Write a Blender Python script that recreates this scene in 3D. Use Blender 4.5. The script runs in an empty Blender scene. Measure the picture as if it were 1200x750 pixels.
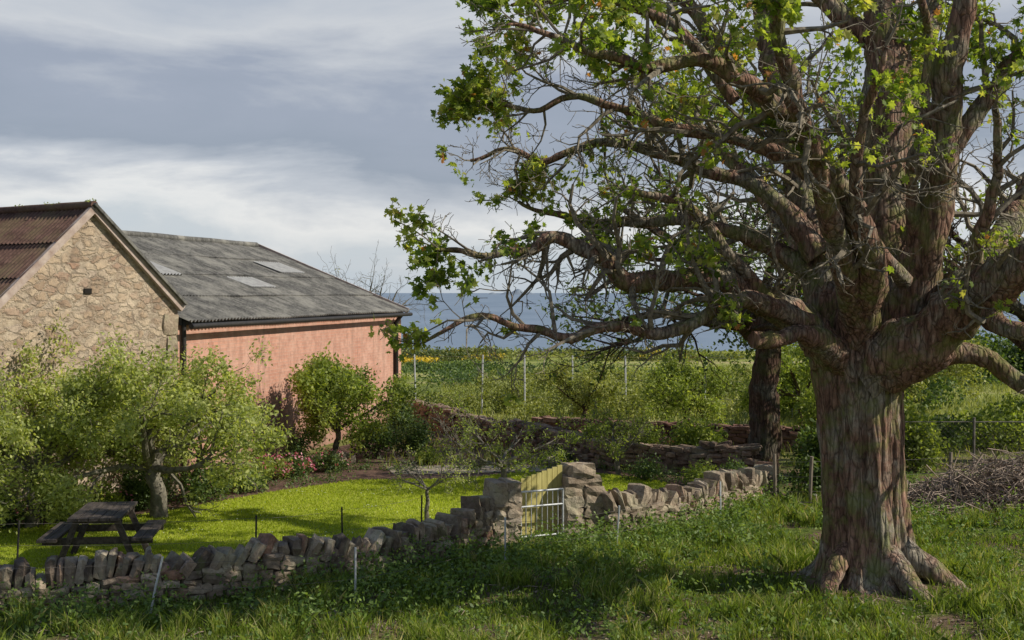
import bpy, math, numpy as np
from mathutils import Vector
R = np.random.default_rng(7)
scn = bpy.context.scene
CAM_H = 4.0
# ------------------------------------------------------------------ helpers
def sight(a, b, d):
    """survey reading taken from the knoll: returns the real position in metres at range d"""
    return np.array([(a-600)/1500*d, d, CAM_H-(b-343)/1500*d])
def nrm(v):
    v = np.asarray(v, float); return v/(np.sqrt((v*v).sum(-1,keepdims=True))+1e-9)
def empty(name, loc=(0,0,0), rz=0):
    e = bpy.data.objects.new(name, None); e.location = loc; e.rotation_euler = (0,0,rz)
    scn.collection.objects.link(e); return e
def build(name, chunks, mats, parent=None, smooth=False):
    V=[];L=[];LT=[];MI=[];A=[];off=0
    for V_,F_,r_,m_ in chunks:
        V_=np.asarray(V_,float).reshape(-1,3); F_=np.asarray(F_,int)
        V.append(V_); L.append((F_+off).ravel()); LT.append(np.full(len(F_),F_.shape[1])); MI.append(np.full(len(F_),m_))
        r_=np.asarray(r_,float); 
        A.append(np.full(len(V_),float(r_)) if r_.ndim==0 else r_); off+=len(V_)
    V=np.concatenate(V);L=np.concatenate(L);LT=np.concatenate(LT);MI=np.concatenate(MI);A=np.concatenate(A)
    me=bpy.data.meshes.new(name)
    me.vertices.add(len(V)); me.vertices.foreach_set('co',V.ravel().astype(np.float32))
    me.loops.add(len(L)); me.loops.foreach_set('vertex_index',L.astype(np.int32))
    me.polygons.add(len(LT)); st=np.concatenate([[0],np.cumsum(LT)[:-1]])
    me.polygons.foreach_set('loop_start',st.astype(np.int32)); me.polygons.foreach_set('loop_total',LT.astype(np.int32))
    for m in (mats if isinstance(mats,(list,tuple)) else [mats]): me.materials.append(m)
    me.polygons.foreach_set('material_index',MI.astype(np.int32))
    me.polygons.foreach_set('use_smooth',np.full(len(LT),bool(smooth)))
    at=me.attributes.new('rnd','FLOAT','POINT'); at.data.foreach_set('value',A.astype(np.float32))
    me.update(calc_edges=True); me.validate()
    ob=bpy.data.objects.new(name,me); scn.collection.objects.link(ob)
    if parent: ob.parent=parent
    return ob
def tube(P, r, sides=6, rnd=0.5, rough=0.0, cap=True):
    P=np.asarray(P,float); n=len(P); r=np.broadcast_to(np.asarray(r,float),(n,))
    T=nrm(np.gradient(P,axis=0)); a=np.array([0,0,1.]) if abs(T[0][2])<0.9 else np.array([1.,0,0])
    u=nrm(np.cross(T[0],a)); ang=np.linspace(0,2*np.pi,sides,endpoint=False); V=np.zeros((n,sides,3))
    for i in range(n):
        u=nrm(u-T[i]*np.dot(u,T[i])); v=np.cross(T[i],u)
        rr=r[i]*(1+rough*R.normal(size=sides)) if rough else np.full(sides,r[i])
        V[i]=P[i]+(np.cos(ang)*rr)[:,None]*u+(np.sin(ang)*rr)[:,None]*v
    i,j=np.meshgrid(np.arange(n-1),np.arange(sides),indexing='ij'); j2=(j+1)%sides
    F=np.stack([i*sides+j,i*sides+j2,(i+1)*sides+j2,(i+1)*sides+j],-1).reshape(-1,4)
    ch=[(V.reshape(-1,3),F,rnd,0)]
    if cap:
        ch.append((V[-1],np.arange(sides)[None],rnd,0)); ch.append((V[0],np.arange(sides)[::-1][None],rnd,0))
    return ch
def box(c, s, rz=0, rnd=0.5, m=0):
    s=np.array(s)/2; V=np.array([[x,y,z] for x in(-1,1) for y in(-1,1) for z in(-1,1)],float)*s
    cs,sn=math.cos(rz),math.sin(rz)
    V=np.stack([V[:,0]*cs-V[:,1]*sn,V[:,0]*sn+V[:,1]*cs,V[:,2]],1)+np.array(c)
    F=np.array([[0,1,3,2],[4,6,7,5],[0,4,5,1],[2,3,7,6],[0,2,6,4],[1,5,7,3]])
    return (V,F,rnd,m)
def catmull(P, k=6):
    P=np.asarray(P,float); Q=np.vstack([2*P[0]-P[1],P,2*P[-1]-P[-2]]); out=[]
    for i in range(len(P)-1):
        p0,p1,p2,p3=Q[i:i+4]
        for t in np.linspace(0,1,k,endpoint=False):
            out.append(0.5*((2*p1)+(-p0+p2)*t+(2*p0-5*p1+4*p2-p3)*t*t+(-p0+3*p1-3*p2+p3)*t**3))
    out.append(P[-1]); return np.array(out)
def fnoise(P, s, seed=0.0):
    P=np.asarray(P,float)*s+seed*13.7; x,y,z=P[...,0],P[...,1],P[...,2]
    return (np.sin(x*1.7+1.3*np.sin(y*1.1+seed))+np.sin(y*1.9+1.7*np.sin(z*1.3+2))+np.sin(z*2.1+1.5*np.sin(x*0.9+4))+
            0.5*np.sin(x*4.1+y*3.3)+0.5*np.sin(y*4.7-z*3.9+seed)+0.5*np.sin(z*4.3+x*3.7))/4.5
PALM=np.array([[0,-.05],[.28,-.12],[.30,.05],[.62,.10],[.36,.34],[.50,.72],[.18,.58],[0,1.0],[-.18,.58],[-.50,.72],[-.36,.34],[-.62,.10],[-.30,.05],[-.28,-.12]])
OVAL=np.array([[0,0],[.24,.3],[.22,.62],[0,1],[-.22,.62],[-.24,.3]])
RHOM=np.array([[0,0],[.3,.45],[0,1],[-.3,.45]])
def leaves(P, size, shape=RHOM, up=0.6, rnd=None, m=0, droop=0.25):
    P=np.asarray(P,float); N=len(P); size=np.broadcast_to(size,(N,))
    n=R.normal(size=(N,3)); n[:,2]+=up*1.5; n=nrm(n); u=nrm(np.cross(n,R.normal(size=(N,3)))); v=np.cross(n,u)
    t=shape; w=-droop*(t[:,1]**2)-0.35*np.abs(t[:,0])
    V=P[:,None]+size[:,None,None]*(t[None,:,0,None]*u[:,None]+t[None,:,1,None]*v[:,None]+w[None,:,None]*n[:,None])
    k=len(t); F=np.arange(N*k).reshape(N,k)
    if rnd is None: rnd=R.random(N)
    return (V.reshape(-1,3),F,np.repeat(rnd,k),m)
def blades(P, h, w, rnd=None, lean=0.5):
    P=np.asarray(P,float); N=len(P); h=np.broadcast_to(h,(N,)); a=R.random(N)*6.283; d=np.stack([np.cos(a),np.sin(a),0*a],1)
    b=R.random(N)*6.283; l=np.stack([np.cos(b),np.sin(b),0*b],1)*(R.random(N)*lean*h)[:,None]; z=np.array([0,0,1.])
    V=np.stack([P-d*w,P+d*w,P+d*w*.7+l*.35+z*(h*.6)[:,None],P+l+z*h[:,None],P-d*w*.7+l*.35+z*(h*.6)[:,None]],1)
    if rnd is None: rnd=R.random(N)
    return (V.reshape(-1,3),np.arange(N*5).reshape(N,5),np.repeat(rnd,5),0)
# ------------------------------------------------------------------ materials
class NT:
    def __init__(s,name):
        s.m=bpy.data.materials.new(name); s.m.use_nodes=True; s.t=s.m.node_tree; s.n=s.t.nodes; s.b=s.n['Principled BSDF']; s.o=s.n['Material Output']
    def add(s,ty,**k):
        x=s.n.new(ty)
        for a,b in k.items():
            if a in x.inputs: x.inputs[a].default_value=b
            else: setattr(x,a,b)
        return x
    def l(s,a,b): s.t.links.new(a,b)
    def coord(s,scale=(1,1,1)):
        tc=s.add('ShaderNodeTexCoord'); mp=s.add('ShaderNodeMapping'); mp.inputs['Scale'].default_value=scale; s.l(tc.outputs['Object'],mp.inputs['Vector']); return mp.outputs[0]
    def noise(s,vec,sc,det=6,ro=0.6,dist=0):
        x=s.add('ShaderNodeTexNoise'); x.inputs['Scale'].default_value=sc; x.inputs['Detail'].default_value=det; x.inputs['Roughness'].default_value=ro; x.inputs['Distortion'].default_value=dist; s.l(vec,x.inputs['Vector']); return x.outputs['Fac']
    def ramp(s,fac,stops):
        x=s.add('ShaderNodeValToRGB'); e=x.color_ramp.elements
        while len(e)<len(stops): e.new(0.5)
        for q,(p,c) in zip(e,stops): q.position=p; q.color=(*c,1) if len(c)==3 else c
        s.l(fac,x.inputs['Fac']); return x.outputs['Color']
    def mix(s,fac,a,b,mode='MIX'):
        x=s.add('ShaderNodeMix',data_type='RGBA',blend_type=mode)
        for v,i in((fac,0),(a,6),(b,7)):
            if isinstance(v,(int,float)): x.inputs[i].default_value=v
            elif isinstance(v,tuple): x.inputs[i].default_value=(*v,1)
            else: s.l(v,x.inputs[i])
        return x.outputs[2]
    def attr(s):
        x=s.add('ShaderNodeAttribute'); x.attribute_name='rnd'; return x.outputs['Fac']
    def bump(s,h,st=0.5,dist=0.02):
        x=s.add('ShaderNodeBump'); x.inputs['Strength'].default_value=st; x.inputs['Distance'].default_value=dist; s.l(h,x.inputs['Height']); s.l(x.outputs[0],s.b.inputs['Normal']); return x
    def col(s,c,rough=0.85,spec=0.3):
        if isinstance(c,tuple): s.b.inputs['Base Color'].default_value=(*c,1)
        else: s.l(c,s.b.inputs['Base Color'])
        s.b.inputs['Roughness'].default_value=rough; s.b.inputs['Specular IOR Level'].default_value=spec
def leafmat(name, stops, trans=0.4, rough=0.55):
    m=NT(name); c=m.ramp(m.attr(),stops); m.col(c,rough,0.35)
    tr=m.add('ShaderNodeBsdfTranslucent'); m.l(m.mix(1.0,c,(2.0,2.0,.8),'MULTIPLY'),tr.inputs['Color'])
    mx=m.add('ShaderNodeMixShader'); mx.inputs[0].default_value=trans; m.l(m.b.outputs[0],mx.inputs[1]); m.l(tr.outputs[0],mx.inputs[2]); m.l(mx.outputs[0],m.o.inputs['Surface']); return m.m
def simple(name, c1, c2, sc=8, rough=.8, bump=.3, spec=.3, metal=0, stretch=(1,1,1)):
    m=NT(name); v=m.coord(stretch); n=m.noise(v,sc); m.col(m.ramp(n,[(.3,c1),(.7,c2)]),rough,spec); m.b.inputs['Metallic'].default_value=metal
    m.bump(n,bump,.02); return m.m
M_syc=leafmat('sycamore_leaf',[(0,(.05,.085,.018)),(.35,(.125,.19,.03)),(.7,(.25,.31,.055)),(.94,(.38,.40,.11)),(1,(.38,.17,.06))],.5)
M_bgleaf=leafmat('background_tree_leaf',[(0,(.035,.065,.018)),(.6,(.085,.13,.03)),(1,(.19,.24,.05))],.4)
M_apple=leafmat('apple_leaf',[(0,(.14,.18,.05)),(.5,(.30,.34,.10)),(1,(.50,.52,.20))],.42)
M_shrub=leafmat('shrub_leaf',[(0,(.03,.055,.02)),(.5,(.08,.13,.035)),(1,(.20,.26,.07))],.3)
M_shrubb=leafmat('bright_shrub_leaf',[(0,(.09,.13,.025)),(.5,(.21,.265,.05)),(1,(.36,.40,.10))],.4)
M_grass=leafmat('rough_grass_blade',[(0,(.045,.07,.012)),(.5,(.14,.20,.025)),(.8,(.25,.32,.045)),(1,(.43,.39,.18))],.35)
M_weed=leafmat('weed_leaf',[(0,(.04,.075,.018)),(.5,(.12,.19,.04)),(1,(.26,.34,.09))],.35)
M_lawnb=leafmat('lawn_blade',[(0,(.19,.24,.015)),(.6,(.34,.41,.03)),(1,(.50,.54,.09))],.35)
M_gorse=leafmat('gorse',[(0,(.06,.09,.025)),(.5,(.13,.15,.03)),(.70,(.22,.20,.03)),(.76,(.56,.40,.03)),(1,(.70,.50,.05))],.2)
M_flower=leafmat('flower_petal',[(0,(.35,.05,.10)),(.5,(.55,.18,.25)),(1,(.7,.4,.45))],.2)
M_white=leafmat('daisy_petal',[(0,(.7,.7,.65)),(1,(.85,.85,.8))],.1)
M_far=leafmat('field_hedge_leaf',[(0,(.10,.12,.035)),(.5,(.23,.26,.065)),(1,(.40,.40,.13))],.3)
M_red=leafmat('dry_plant',[(0,(.10,.05,.03)),(1,(.3,.16,.09))],.2)
def barkmat(name,k,moss):
    m=NT(name); v=m.coord((1,1,.20)); n1=m.noise(v,15,9,.72,.5); n2=m.noise(m.coord(),1.8,6,.65); n3=m.noise(m.coord(),2.6,7,.75); n4=m.noise(m.coord(),22,6,.75)
    vo=m.add('ShaderNodeTexVoronoi'); vo.feature='DISTANCE_TO_EDGE'; vo.inputs['Scale'].default_value=14; m.l(v,vo.inputs['Vector'])
    f=lambda c:tuple(x*k for x in c)
    c=m.ramp(n1,[(.30,f((.04,.025,.019))),(.45,f((.16,.09,.064))),(.66,f((.40,.25,.18)))]); c=m.mix(m.ramp(n2,[(.47,(0,0,0)),(.60,(.85,.85,.85))]),c,m.ramp(n1,[(.33,f((.07,.065,.052))),(.62,f((.40,.37,.29)))]))
    cr=m.ramp(vo.outputs['Distance'],[(0,(.7,.7,.7)),(.08,(0,0,0))]); c=m.mix(cr,c,f((.035,.024,.018)))
    c=m.mix(m.ramp(n4,[(.52,(0,0,0)),(.70,(.5,.5,.5))]),c,f((.06,.045,.035)))
    c=m.mix(m.ramp(n3,[(.48,(0,0,0)),(.61,(moss,)*3)]),c,f((.17,.20,.05)))
    m.col(c,.92,.15); h=m.mix(.5,n1,m.ramp(vo.outputs['Distance'],[(0,(0,0,0)),(.22,(1,1,1))])); m.bump(m.mix(.25,h,n4),1.0,.05); return m.m
M_bark=barkmat('sycamore_bark',1.0,.6); M_bark2=barkmat('shade_darkened_bark',.40,.5)  # second bark toned down: the ash trunk's shade is put into its colour
M_twig=simple('twig_bark',(.055,.046,.034),(.31,.27,.20),14,.9,.3)
M_graybark=simple('grey_bark',(.05,.045,.035),(.24,.22,.17),12,.9,.6)
def stonemat(name,stops,lich=.5):
    m=NT(name); v=m.coord(); n=m.noise(v,9,8,.7); n2=m.noise(v,2.6,4); n3=m.noise(v,26,5,.7); n5=m.noise(v,3.3,6,.7)
    c=m.ramp(m.attr(),stops); c=m.mix(m.ramp(n,[(.3,(0,0,0)),(.7,(1,1,1))]),m.mix(1.0,c,(.40,.37,.35),'MULTIPLY'),c)
    c=m.mix(m.ramp(n2,[(.5,(0,0,0)),(.66,(lich,lich,lich))]),c,(.42,.40,.27)); c=m.mix(m.ramp(n3,[(.56,(0,0,0)),(.70,(.8,.8,.8))]),c,(.075,.075,.05))
    c=m.mix(m.ramp(n5,[(.58,(0,0,0)),(.68,(.55,.55,.55))]),c,(.11,.13,.04))
    m.col(c,.93,.15); m.bump(n,.9,.04); return m.m
M_stone=stonemat('dry_stone',[(0,(.13,.105,.085)),(.3,(.33,.265,.20)),(.6,(.46,.375,.275)),(.85,(.53,.46,.36)),(1,(.37,.22,.155))])
M_stoner=stonemat('red_sandstone',[(0,(.13,.07,.055)),(.5,(.28,.15,.115)),(1,(.36,.23,.17))],.2)
M_stoneb=stonemat('brown_fieldstone',[(0,(.12,.085,.065)),(.5,(.29,.205,.155)),(1,(.40,.30,.22))],.3)
def rubble():
    m=NT('rubble_masonry'); v=m.coord((3.0,3.0,5.2)); nz=m.noise(m.coord(),3.5,5,.75); nz2=m.noise(m.coord((1,1,1.3)),3.9,5,.75)
    vm=m.add('ShaderNodeVectorMath',operation='MULTIPLY_ADD'); cmb=m.add('ShaderNodeCombineXYZ'); m.l(nz,cmb.inputs[0]); m.l(nz2,cmb.inputs[2]); m.l(v,vm.inputs[2]); m.l(cmb.outputs[0],vm.inputs[0]); vm.inputs[1].default_value=(1.5,1.5,1.5)
    a=m.add('ShaderNodeTexVoronoi'); a.inputs['Scale'].default_value=1.4; a.inputs['Randomness'].default_value=1.0; m.l(vm.outputs[0],a.inputs['Vector'])
    e=m.add('ShaderNodeTexVoronoi'); e.feature='DISTANCE_TO_EDGE'; e.inputs['Scale'].default_value=1.4; e.inputs['Randomness'].default_value=1.0; m.l(vm.outputs[0],e.inputs['Vector'])
    sp=m.add('ShaderNodeSeparateColor'); m.l(a.outputs['Color'],sp.inputs[0])
    c=m.ramp(sp.outputs[0],[(0,(.30,.20,.135)),(.25,(.46,.335,.225)),(.55,(.58,.465,.33)),(.8,(.49,.40,.31)),(1,(.40,.25,.17))])
    fn=m.noise(m.coord(),9,9,.8); c=m.mix(m.ramp(fn,[(.38,(.7,.7,.7)),(.56,(0,0,0))]),c,(.20,.155,.115))
    ed=m.ramp(e.outputs['Distance'],[(.02,(.35,.35,.35)),(.16,(1,1,1))]); mn=m.noise(m.coord(),3.2,5,.7)
    c=m.mix(ed,m.ramp(mn,[(.42,(.24,.19,.145)),(.58,(.56,.48,.36))]),c)
    big=m.noise(m.coord(),1.1,6,.75); c=m.mix(m.ramp(big,[(.45,(0,0,0)),(.62,(.6,.6,.6))]),c,(.58,.47,.34)); big2=m.noise(m.coord((1.3,1.3,.6)),1.9,6,.75); c=m.mix(m.ramp(big2,[(.52,(0,0,0)),(.68,(.5,.5,.5))]),c,(.23,.185,.145))
    m.col(c,.93,.15); m.bump(m.mix(.5,ed,fn),1.0,.06); return m.m
M_rubble=rubble()
m=NT('pink_brick'); tc=m.add('ShaderNodeTexCoord'); sx=m.add('ShaderNodeSeparateXYZ'); m.l(tc.outputs['Object'],sx.inputs[0]); cx=m.add('ShaderNodeCombineXYZ'); m.l(sx.outputs[0],cx.inputs[0]); m.l(sx.outputs[2],cx.inputs[1])
bk=m.add('ShaderNodeTexBrick'); m.l(cx.outputs[0],bk.inputs['Vector'])
for k_,v_ in {'Scale':1.0,'Brick Width':.23,'Row Height':.078,'Mortar Size':.008,'Mortar Smooth':.3,'Bias':0.0}.items(): bk.inputs[k_].default_value=v_
bk.inputs['Color1'].default_value=(.57,.285,.20,1); bk.inputs['Color2'].default_value=(.42,.195,.135,1); bk.inputs['Mortar'].default_value=(.46,.30,.235,1)
v=m.coord(); n=m.noise(v,1.1,8,.7); n2=m.noise(v,5,7,.75); c=m.mix(m.ramp(n,[(.38,(0,0,0)),(.62,(.75,.75,.75))]),bk.outputs['Color'],(.58,.37,.285)); c=m.mix(m.ramp(n2,[(.46,(0,0,0)),(.64,(.6,.6,.6))]),c,(.31,.165,.12))
vs=m.noise(m.coord((2.2,2.2,.13)),2,6,.7); c=m.mix(m.ramp(vs,[(.50,(0,0,0)),(.66,(.5,.5,.5))]),c,(.29,.18,.135))
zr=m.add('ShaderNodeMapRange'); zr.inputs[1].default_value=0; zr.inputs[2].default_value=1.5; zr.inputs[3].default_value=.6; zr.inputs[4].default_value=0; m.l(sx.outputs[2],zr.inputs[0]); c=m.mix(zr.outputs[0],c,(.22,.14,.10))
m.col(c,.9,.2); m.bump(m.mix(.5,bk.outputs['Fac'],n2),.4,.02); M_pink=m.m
def roofmat(name,a,b,moss,mossamt):
    m=NT(name); v=m.coord(); n=m.noise(v,1.1,8,.7); n2=m.noise(v,11,7,.75); st=m.noise(m.coord((6,.5,.5)),2,5)
    c=m.ramp(n2,[(.3,a),(.7,b)]); c=m.mix(m.ramp(st,[(.4,(0,0,0)),(.7,(.6,.6,.6))]),c,tuple(x*.45 for x in a)); c=m.mix(m.ramp(n,[(.45,(0,0,0)),(.62,(mossamt,)*3)]),c,moss)
    m.col(c,.92,.2); m.bump(n2,.5,.02); return m.m
M_roofg=roofmat('grey_corrugated_sheet',(.055,.055,.05),(.20,.195,.18),(.31,.30,.26),.65)
M_roofr=roofmat('brown_corrugated_sheet',(.07,.038,.030),(.19,.115,.09),(.15,.125,.065),.6)
M_sky=simple('skylight_sheet',(.24,.24,.23),(.40,.40,.38),6,.5,.1)
M_verge=simple('verge_mortar',(.30,.22,.18),(.50,.42,.36),7,.9,.4)
M_dark=simple('dark_ironwork',(.015,.015,.015),(.04,.035,.03),10,.6,.2)
M_hole=simple('vent_painted_shade',(.01,.008,.006),(.02,.017,.014),10,.9,.1)  # near-black colour stands for the shade inside the vent hole
M_wood=simple('weathered_wood',(.03,.024,.02),(.11,.09,.075),20,.85,.5,stretch=(1,.12,1))
M_post=simple('fence_stake_wood',(.10,.08,.06),(.30,.25,.19),12,.9,.5,stretch=(1,1,.2))
M_ggate=simple('green_gate_wood',(.36,.32,.10),(.54,.48,.18),14,.8,.3,stretch=(1,1,.2))
M_galv=simple('galvanised_steel',(.34,.36,.37),(.6,.62,.63),12,.5,.1,spec=.5,metal=.3)
M_wire=simple('rusty_wire',(.09,.075,.06),(.20,.18,.16),12,.6,.1)
M_stick=simple('dead_stick',(.13,.09,.065),(.42,.34,.27),9,.9,.3)
m=NT('ground_turf'); v=m.coord(); n=m.noise(v,.62,7,.7); n2=m.noise(v,9,8,.75)
g=m.ramp(n2,[(.3,(.035,.05,.012)),(.5,(.10,.14,.025)),(.7,(.17,.21,.04))]); s=m.ramp(n2,[(.3,(.05,.034,.023)),(.7,(.25,.175,.115))])
c=m.mix(m.ramp(n,[(.43,(0,0,0)),(.53,(1,1,1))]),g,s)
sx=m.add('ShaderNodeSeparateXYZ'); m.l(v,sx.inputs[0]); mr=m.add('ShaderNodeMapRange'); mr.inputs[1].default_value=28; mr.inputs[2].default_value=36; m.l(sx.outputs[1],mr.inputs[0])
fld=m.ramp(m.noise(m.coord((.25,1,1)),.16,7,.62),[(.34,(.12,.16,.04)),(.5,(.25,.28,.07)),(.66,(.40,.34,.17))]); c=m.mix(mr.outputs[0],c,fld)
m.col(c,.95,.1); m.bump(n2,.8,.06); M_ground=m.m
m=NT('lawn_turf'); v=m.coord(); n=m.noise(v,22,6,.7); n2=m.noise(v,1.2,5); c=m.ramp(n,[(.3,(.17,.21,.02)),(.7,(.33,.38,.04))]); c=m.mix(m.ramp(n2,[(.4,(0,0,0)),(.7,(.5,.5,.5))]),c,(.38,.38,.08)); m.col(c,.95,.1); m.bump(n,.6,.03); M_lawn=m.m
M_soil=simple('bed_soil',(.05,.03,.022),(.17,.10,.07),7,.95,1.0)
M_path=simple('gravel_path',(.22,.18,.13),(.42,.36,.28),30,.95,.6)
m=NT('sea_water'); v=m.coord((1,.35,1)); n=m.noise(v,.02,6,.6); m.col(m.ramp(n,[(.35,(.15,.205,.27)),(.7,(.20,.26,.33))]),.6,.3); m.bump(m.noise(v,.3,4),.3,.4); M_sea=m.m
# ------------------------------------------------------------------ terrain
wallL=np.array([[-9.5,15.6],[-7.0,15.85],[-6.4,16.0],[-4.43,16.55],[-3.43,17.1],[-2.04,18.0],[-1.03,19.2],[-.42,20.0]])
wallR=np.array([[1.42,20.8],[2.1,21.2],[2.95,22.0],[3.9,23.3],[4.98,24.9]])
fence_line=np.vstack([wallL,wallR,[[9,26],[30,27]]])
def walld(x): return np.interp(x,fence_line[:,0],fence_line[:,1])
def gz(x,y):
    x=np.asarray(x,float);y=np.asarray(y,float)
    msk=np.clip((walld(x)-.4-y)/1.5,0,1)*np.clip((y-2)/4,0,1)
    P=np.stack([x,y,0*x],-1); z=msk*(.09*fnoise(P,.9,1)+.03*fnoise(P,3.1,2)-.03)
    z=z+msk*.28*np.exp(-((x-4.75)**2+(y-17)**2)/3.2)
    far=np.clip((y-50)/40,0,1); z=z+far*(.25*fnoise(P,.06,3)-.75)*(y<400)
    z=z-np.clip((y-102)/60,0,1)**1.3*13
    return z
xs=np.unique(np.concatenate([np.linspace(-900,-60,22),np.linspace(-60,-12,25),np.linspace(-12,14,131),np.linspace(14,60,24),np.linspace(60,900,22)]))
ys=np.unique(np.concatenate([np.linspace(-60,6,12),np.linspace(6,30,121),np.linspace(30,110,70),np.linspace(110,260,40)]))
X,Y=np.meshgrid(xs,ys); Z=gz(X,Y); nx=len(xs); ny=len(ys)
i,j=np.meshgrid(np.arange(ny-1),np.arange(nx-1),indexing='ij'); F=np.stack([i*nx+j,i*nx+j+1,(i+1)*nx+j+1,(i+1)*nx+j],-1).reshape(-1,4)
build('ground',[(np.stack([X,Y,Z],-1).reshape(-1,3),F,.5,0)],M_ground,smooth=True)
build('sea',[(np.array([[-40000,120,-9],[40000,120,-9],[40000,45000,-9],[-40000,45000,-9]]),np.array([[0,1,2,3]]),.5,0)],M_sea)
ix=np.linspace(-1,1,41); hz=np.clip((1-ix**2),0,1)**.5*(12+7*np.sin(ix*5+1)+4*np.sin(ix*13)); 
IV=[]
for k,(yo,f) in enumerate([(0,0.0),(60,1),(200,.8),(300,0)]):
    IV.append(np.stack([ix*190+20,np.full(41,9000.+yo),-10+np.maximum(hz,1)*f*1.8],1))
IV=np.concatenate(IV); i,j=np.meshgrid(np.arange(3),np.arange(40),indexing='ij'); F=np.stack([i*41+j,i*41+j+1,(i+1)*41+j+1,(i+1)*41+j],-1).reshape(-1,4)
build('island',[(IV,F,.5,0)],simple('island_rock',(.14,.18,.23),(.20,.24,.28),.02))
def sheet(name,pts,z,mat):
    pts=np.array(pts); V=np.c_[pts,np.full(len(pts),z)]; return build(name,[(V,np.arange(len(pts))[None],.5,0)],mat)
lawn_poly=[(-9.8,15.9),(-6.4,16.3),(-4.4,16.9),(-3.4,17.4),(-2.0,18.3),(-1.0,19.5),(-.3,20.3),(1.0,21.1),(2.0,21.5),(2.85,22.4),(3.6,23.6),(3.7,25.5),(3.0,27.3),(1.6,28.4),(0.2,28.3),(-1.2,27.4),(-3.3,27.2),(-4.8,25.6),(-6.3,23.3),(-8.0,21.9),(-9.8,21.3),(-13,20.8),(-13,15.9)]
sheet('lawn',lawn_poly,.012,M_lawn)
sheet('flower_bed_soil',[(-13,20.6),(-9.7,21.1),(-7.9,21.7),(-6.3,23.1),(-4.8,25.4),(-3.3,27.0),(-1.2,27.2),(.2,28.1),(1.6,28.2),(3.0,27.1),(3.7,25.4),(5.2,25.3),(5.4,27.6),(2.4,28.9),(-3.0,38.8),(-6.5,25.4),(-9.2,22.2),(-13,24)],.006,M_soil)
sheet('gravel_path',[(-2.6,28.0),(.2,28.45),(1.7,28.55),(1.5,29.3),(-.5,29.6),(-2.9,29.3)],.016,M_path)
# ------------------------------------------------------------------ stones
g=[-1,0,1]; SV=np.array([[x,y,z] for x in g for y in g for z in g if not(x==y==z==0)],float)
idx={tuple(int(q) for q in t):k for k,t in enumerate(SV)}
SF=[]
for ax in range(3):
    for sg in(-1,1):
        for a in(-1,0):
            for b in(-1,0):
                q=[]
                for (da,db) in((0,0),(1,0),(1,1),(0,1)):
                    p=[0,0,0]; p[ax]=sg; p[(ax+1)%3]=a+da; p[(ax+2)%3]=b+db; q.append(idx[tuple(p)])
                SF.append(q if sg>0 else q[::-1])
SF=np.array(SF)
SVr=SV*(.62+.38/np.linalg.norm(SV,axis=1,keepdims=True)*1.25)
def stones(lst):
    A=np.array(lst); N=len(A); V=np.repeat(SVr[None],N,0)+R.normal(size=(N,26,3))*.10
    V=V*A[:,None,3:6]/2; le=A[:,7]; x=V[...,0]*np.cos(le)[:,None]+V[...,2]*np.sin(le)[:,None]; z=-V[...,0]*np.sin(le)[:,None]+V[...,2]*np.cos(le)[:,None]
    ya=A[:,6]; y=V[...,1]; X=x*np.cos(ya)[:,None]-y*np.sin(ya)[:,None]; Y=x*np.sin(ya)[:,None]+y*np.cos(ya)[:,None]
    V=np.stack([X,Y,z],-1)+A[:,None,:3]; F=(SF[None]+(np.arange(N)*26)[:,None,None]).reshape(-1,4)
    return (V.reshape(-1,3),F,np.repeat(A[:,8],26),0)
def drywall(name,path,h,mat,thick=.36,cope=True,hf=None,course=.10,maxs=.30):
    path=np.array(path,float); seg=np.diff(path,axis=0); ln=np.linalg.norm(seg,axis=1); cum=np.r_[0,np.cumsum(ln)]; tot=cum[-1]
    def at(s):
        x=np.interp(s,cum,path[:,0]); y=np.interp(s,cum,path[:,1]); k=min(np.searchsorted(cum,s,side='right')-1,len(seg)-1); k=max(k,0); return x,y,math.atan2(seg[k][1],seg[k][0])
    hf=hf or (lambda s:1.0); L=[]; core=[]
    copeh=.26 if cope else 0
    nc=int((h*1.4)/course)
    for side in(-1,1):
        for c in range(nc):
            s=R.random()*.15
            while s<tot:
                w=R.uniform(.12,maxs); hh=h*hf(s)-copeh; z=(c+.5)*course
                if z<hh:
                    x,y,a=at(min(s+w/2,tot)); o=side*(thick/2-.07)+R.normal()*.02
                    L.append([x-math.sin(a)*o,y+math.cos(a)*o,z+R.normal()*.015,w*1.02,.2,course*R.uniform(.9,1.35),a+R.normal()*.09,R.normal()*.12,R.random()])
                s+=w
    if cope:
        s=0.05; lean=.2
        while s<tot:
            w=R.uniform(.06,.17); x,y,a=at(s+w/2); hh=h*hf(s); ch=R.uniform(.18,.38); lean=np.clip(lean*.9+R.normal()*.22,-.4,.7)
            L.append([x,y,hh-copeh+ch/2-.04+R.normal()*.02,w*1.05,thick*R.uniform(.8,1.25),ch,a+R.normal()*.22,lean,R.random()]); s+=w*.98
    for k in range(max(2,int(tot/.4))):
        s=(k+.5)*tot/max(2,int(tot/.4)); x,y,a=at(s); hh=h*hf(s)-copeh-.05; core.append(box((x,y,hh/2),(.44,thick-.16,hh),a,.05))
    return build(name,[stones(L)]+core,mat)
drywall('dry_stone_wall',wallL,.64,M_stone,hf=lambda s:1+.08*math.sin(s*1.3)+.08*math.sin(s*3.1)+(.26*max(0,(s-9.4))/1.2))
drywall('dry_stone_wall',wallR,.62,M_stone,hf=lambda s:1.12-.02*s+.07*math.sin(s*2.3))
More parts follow.
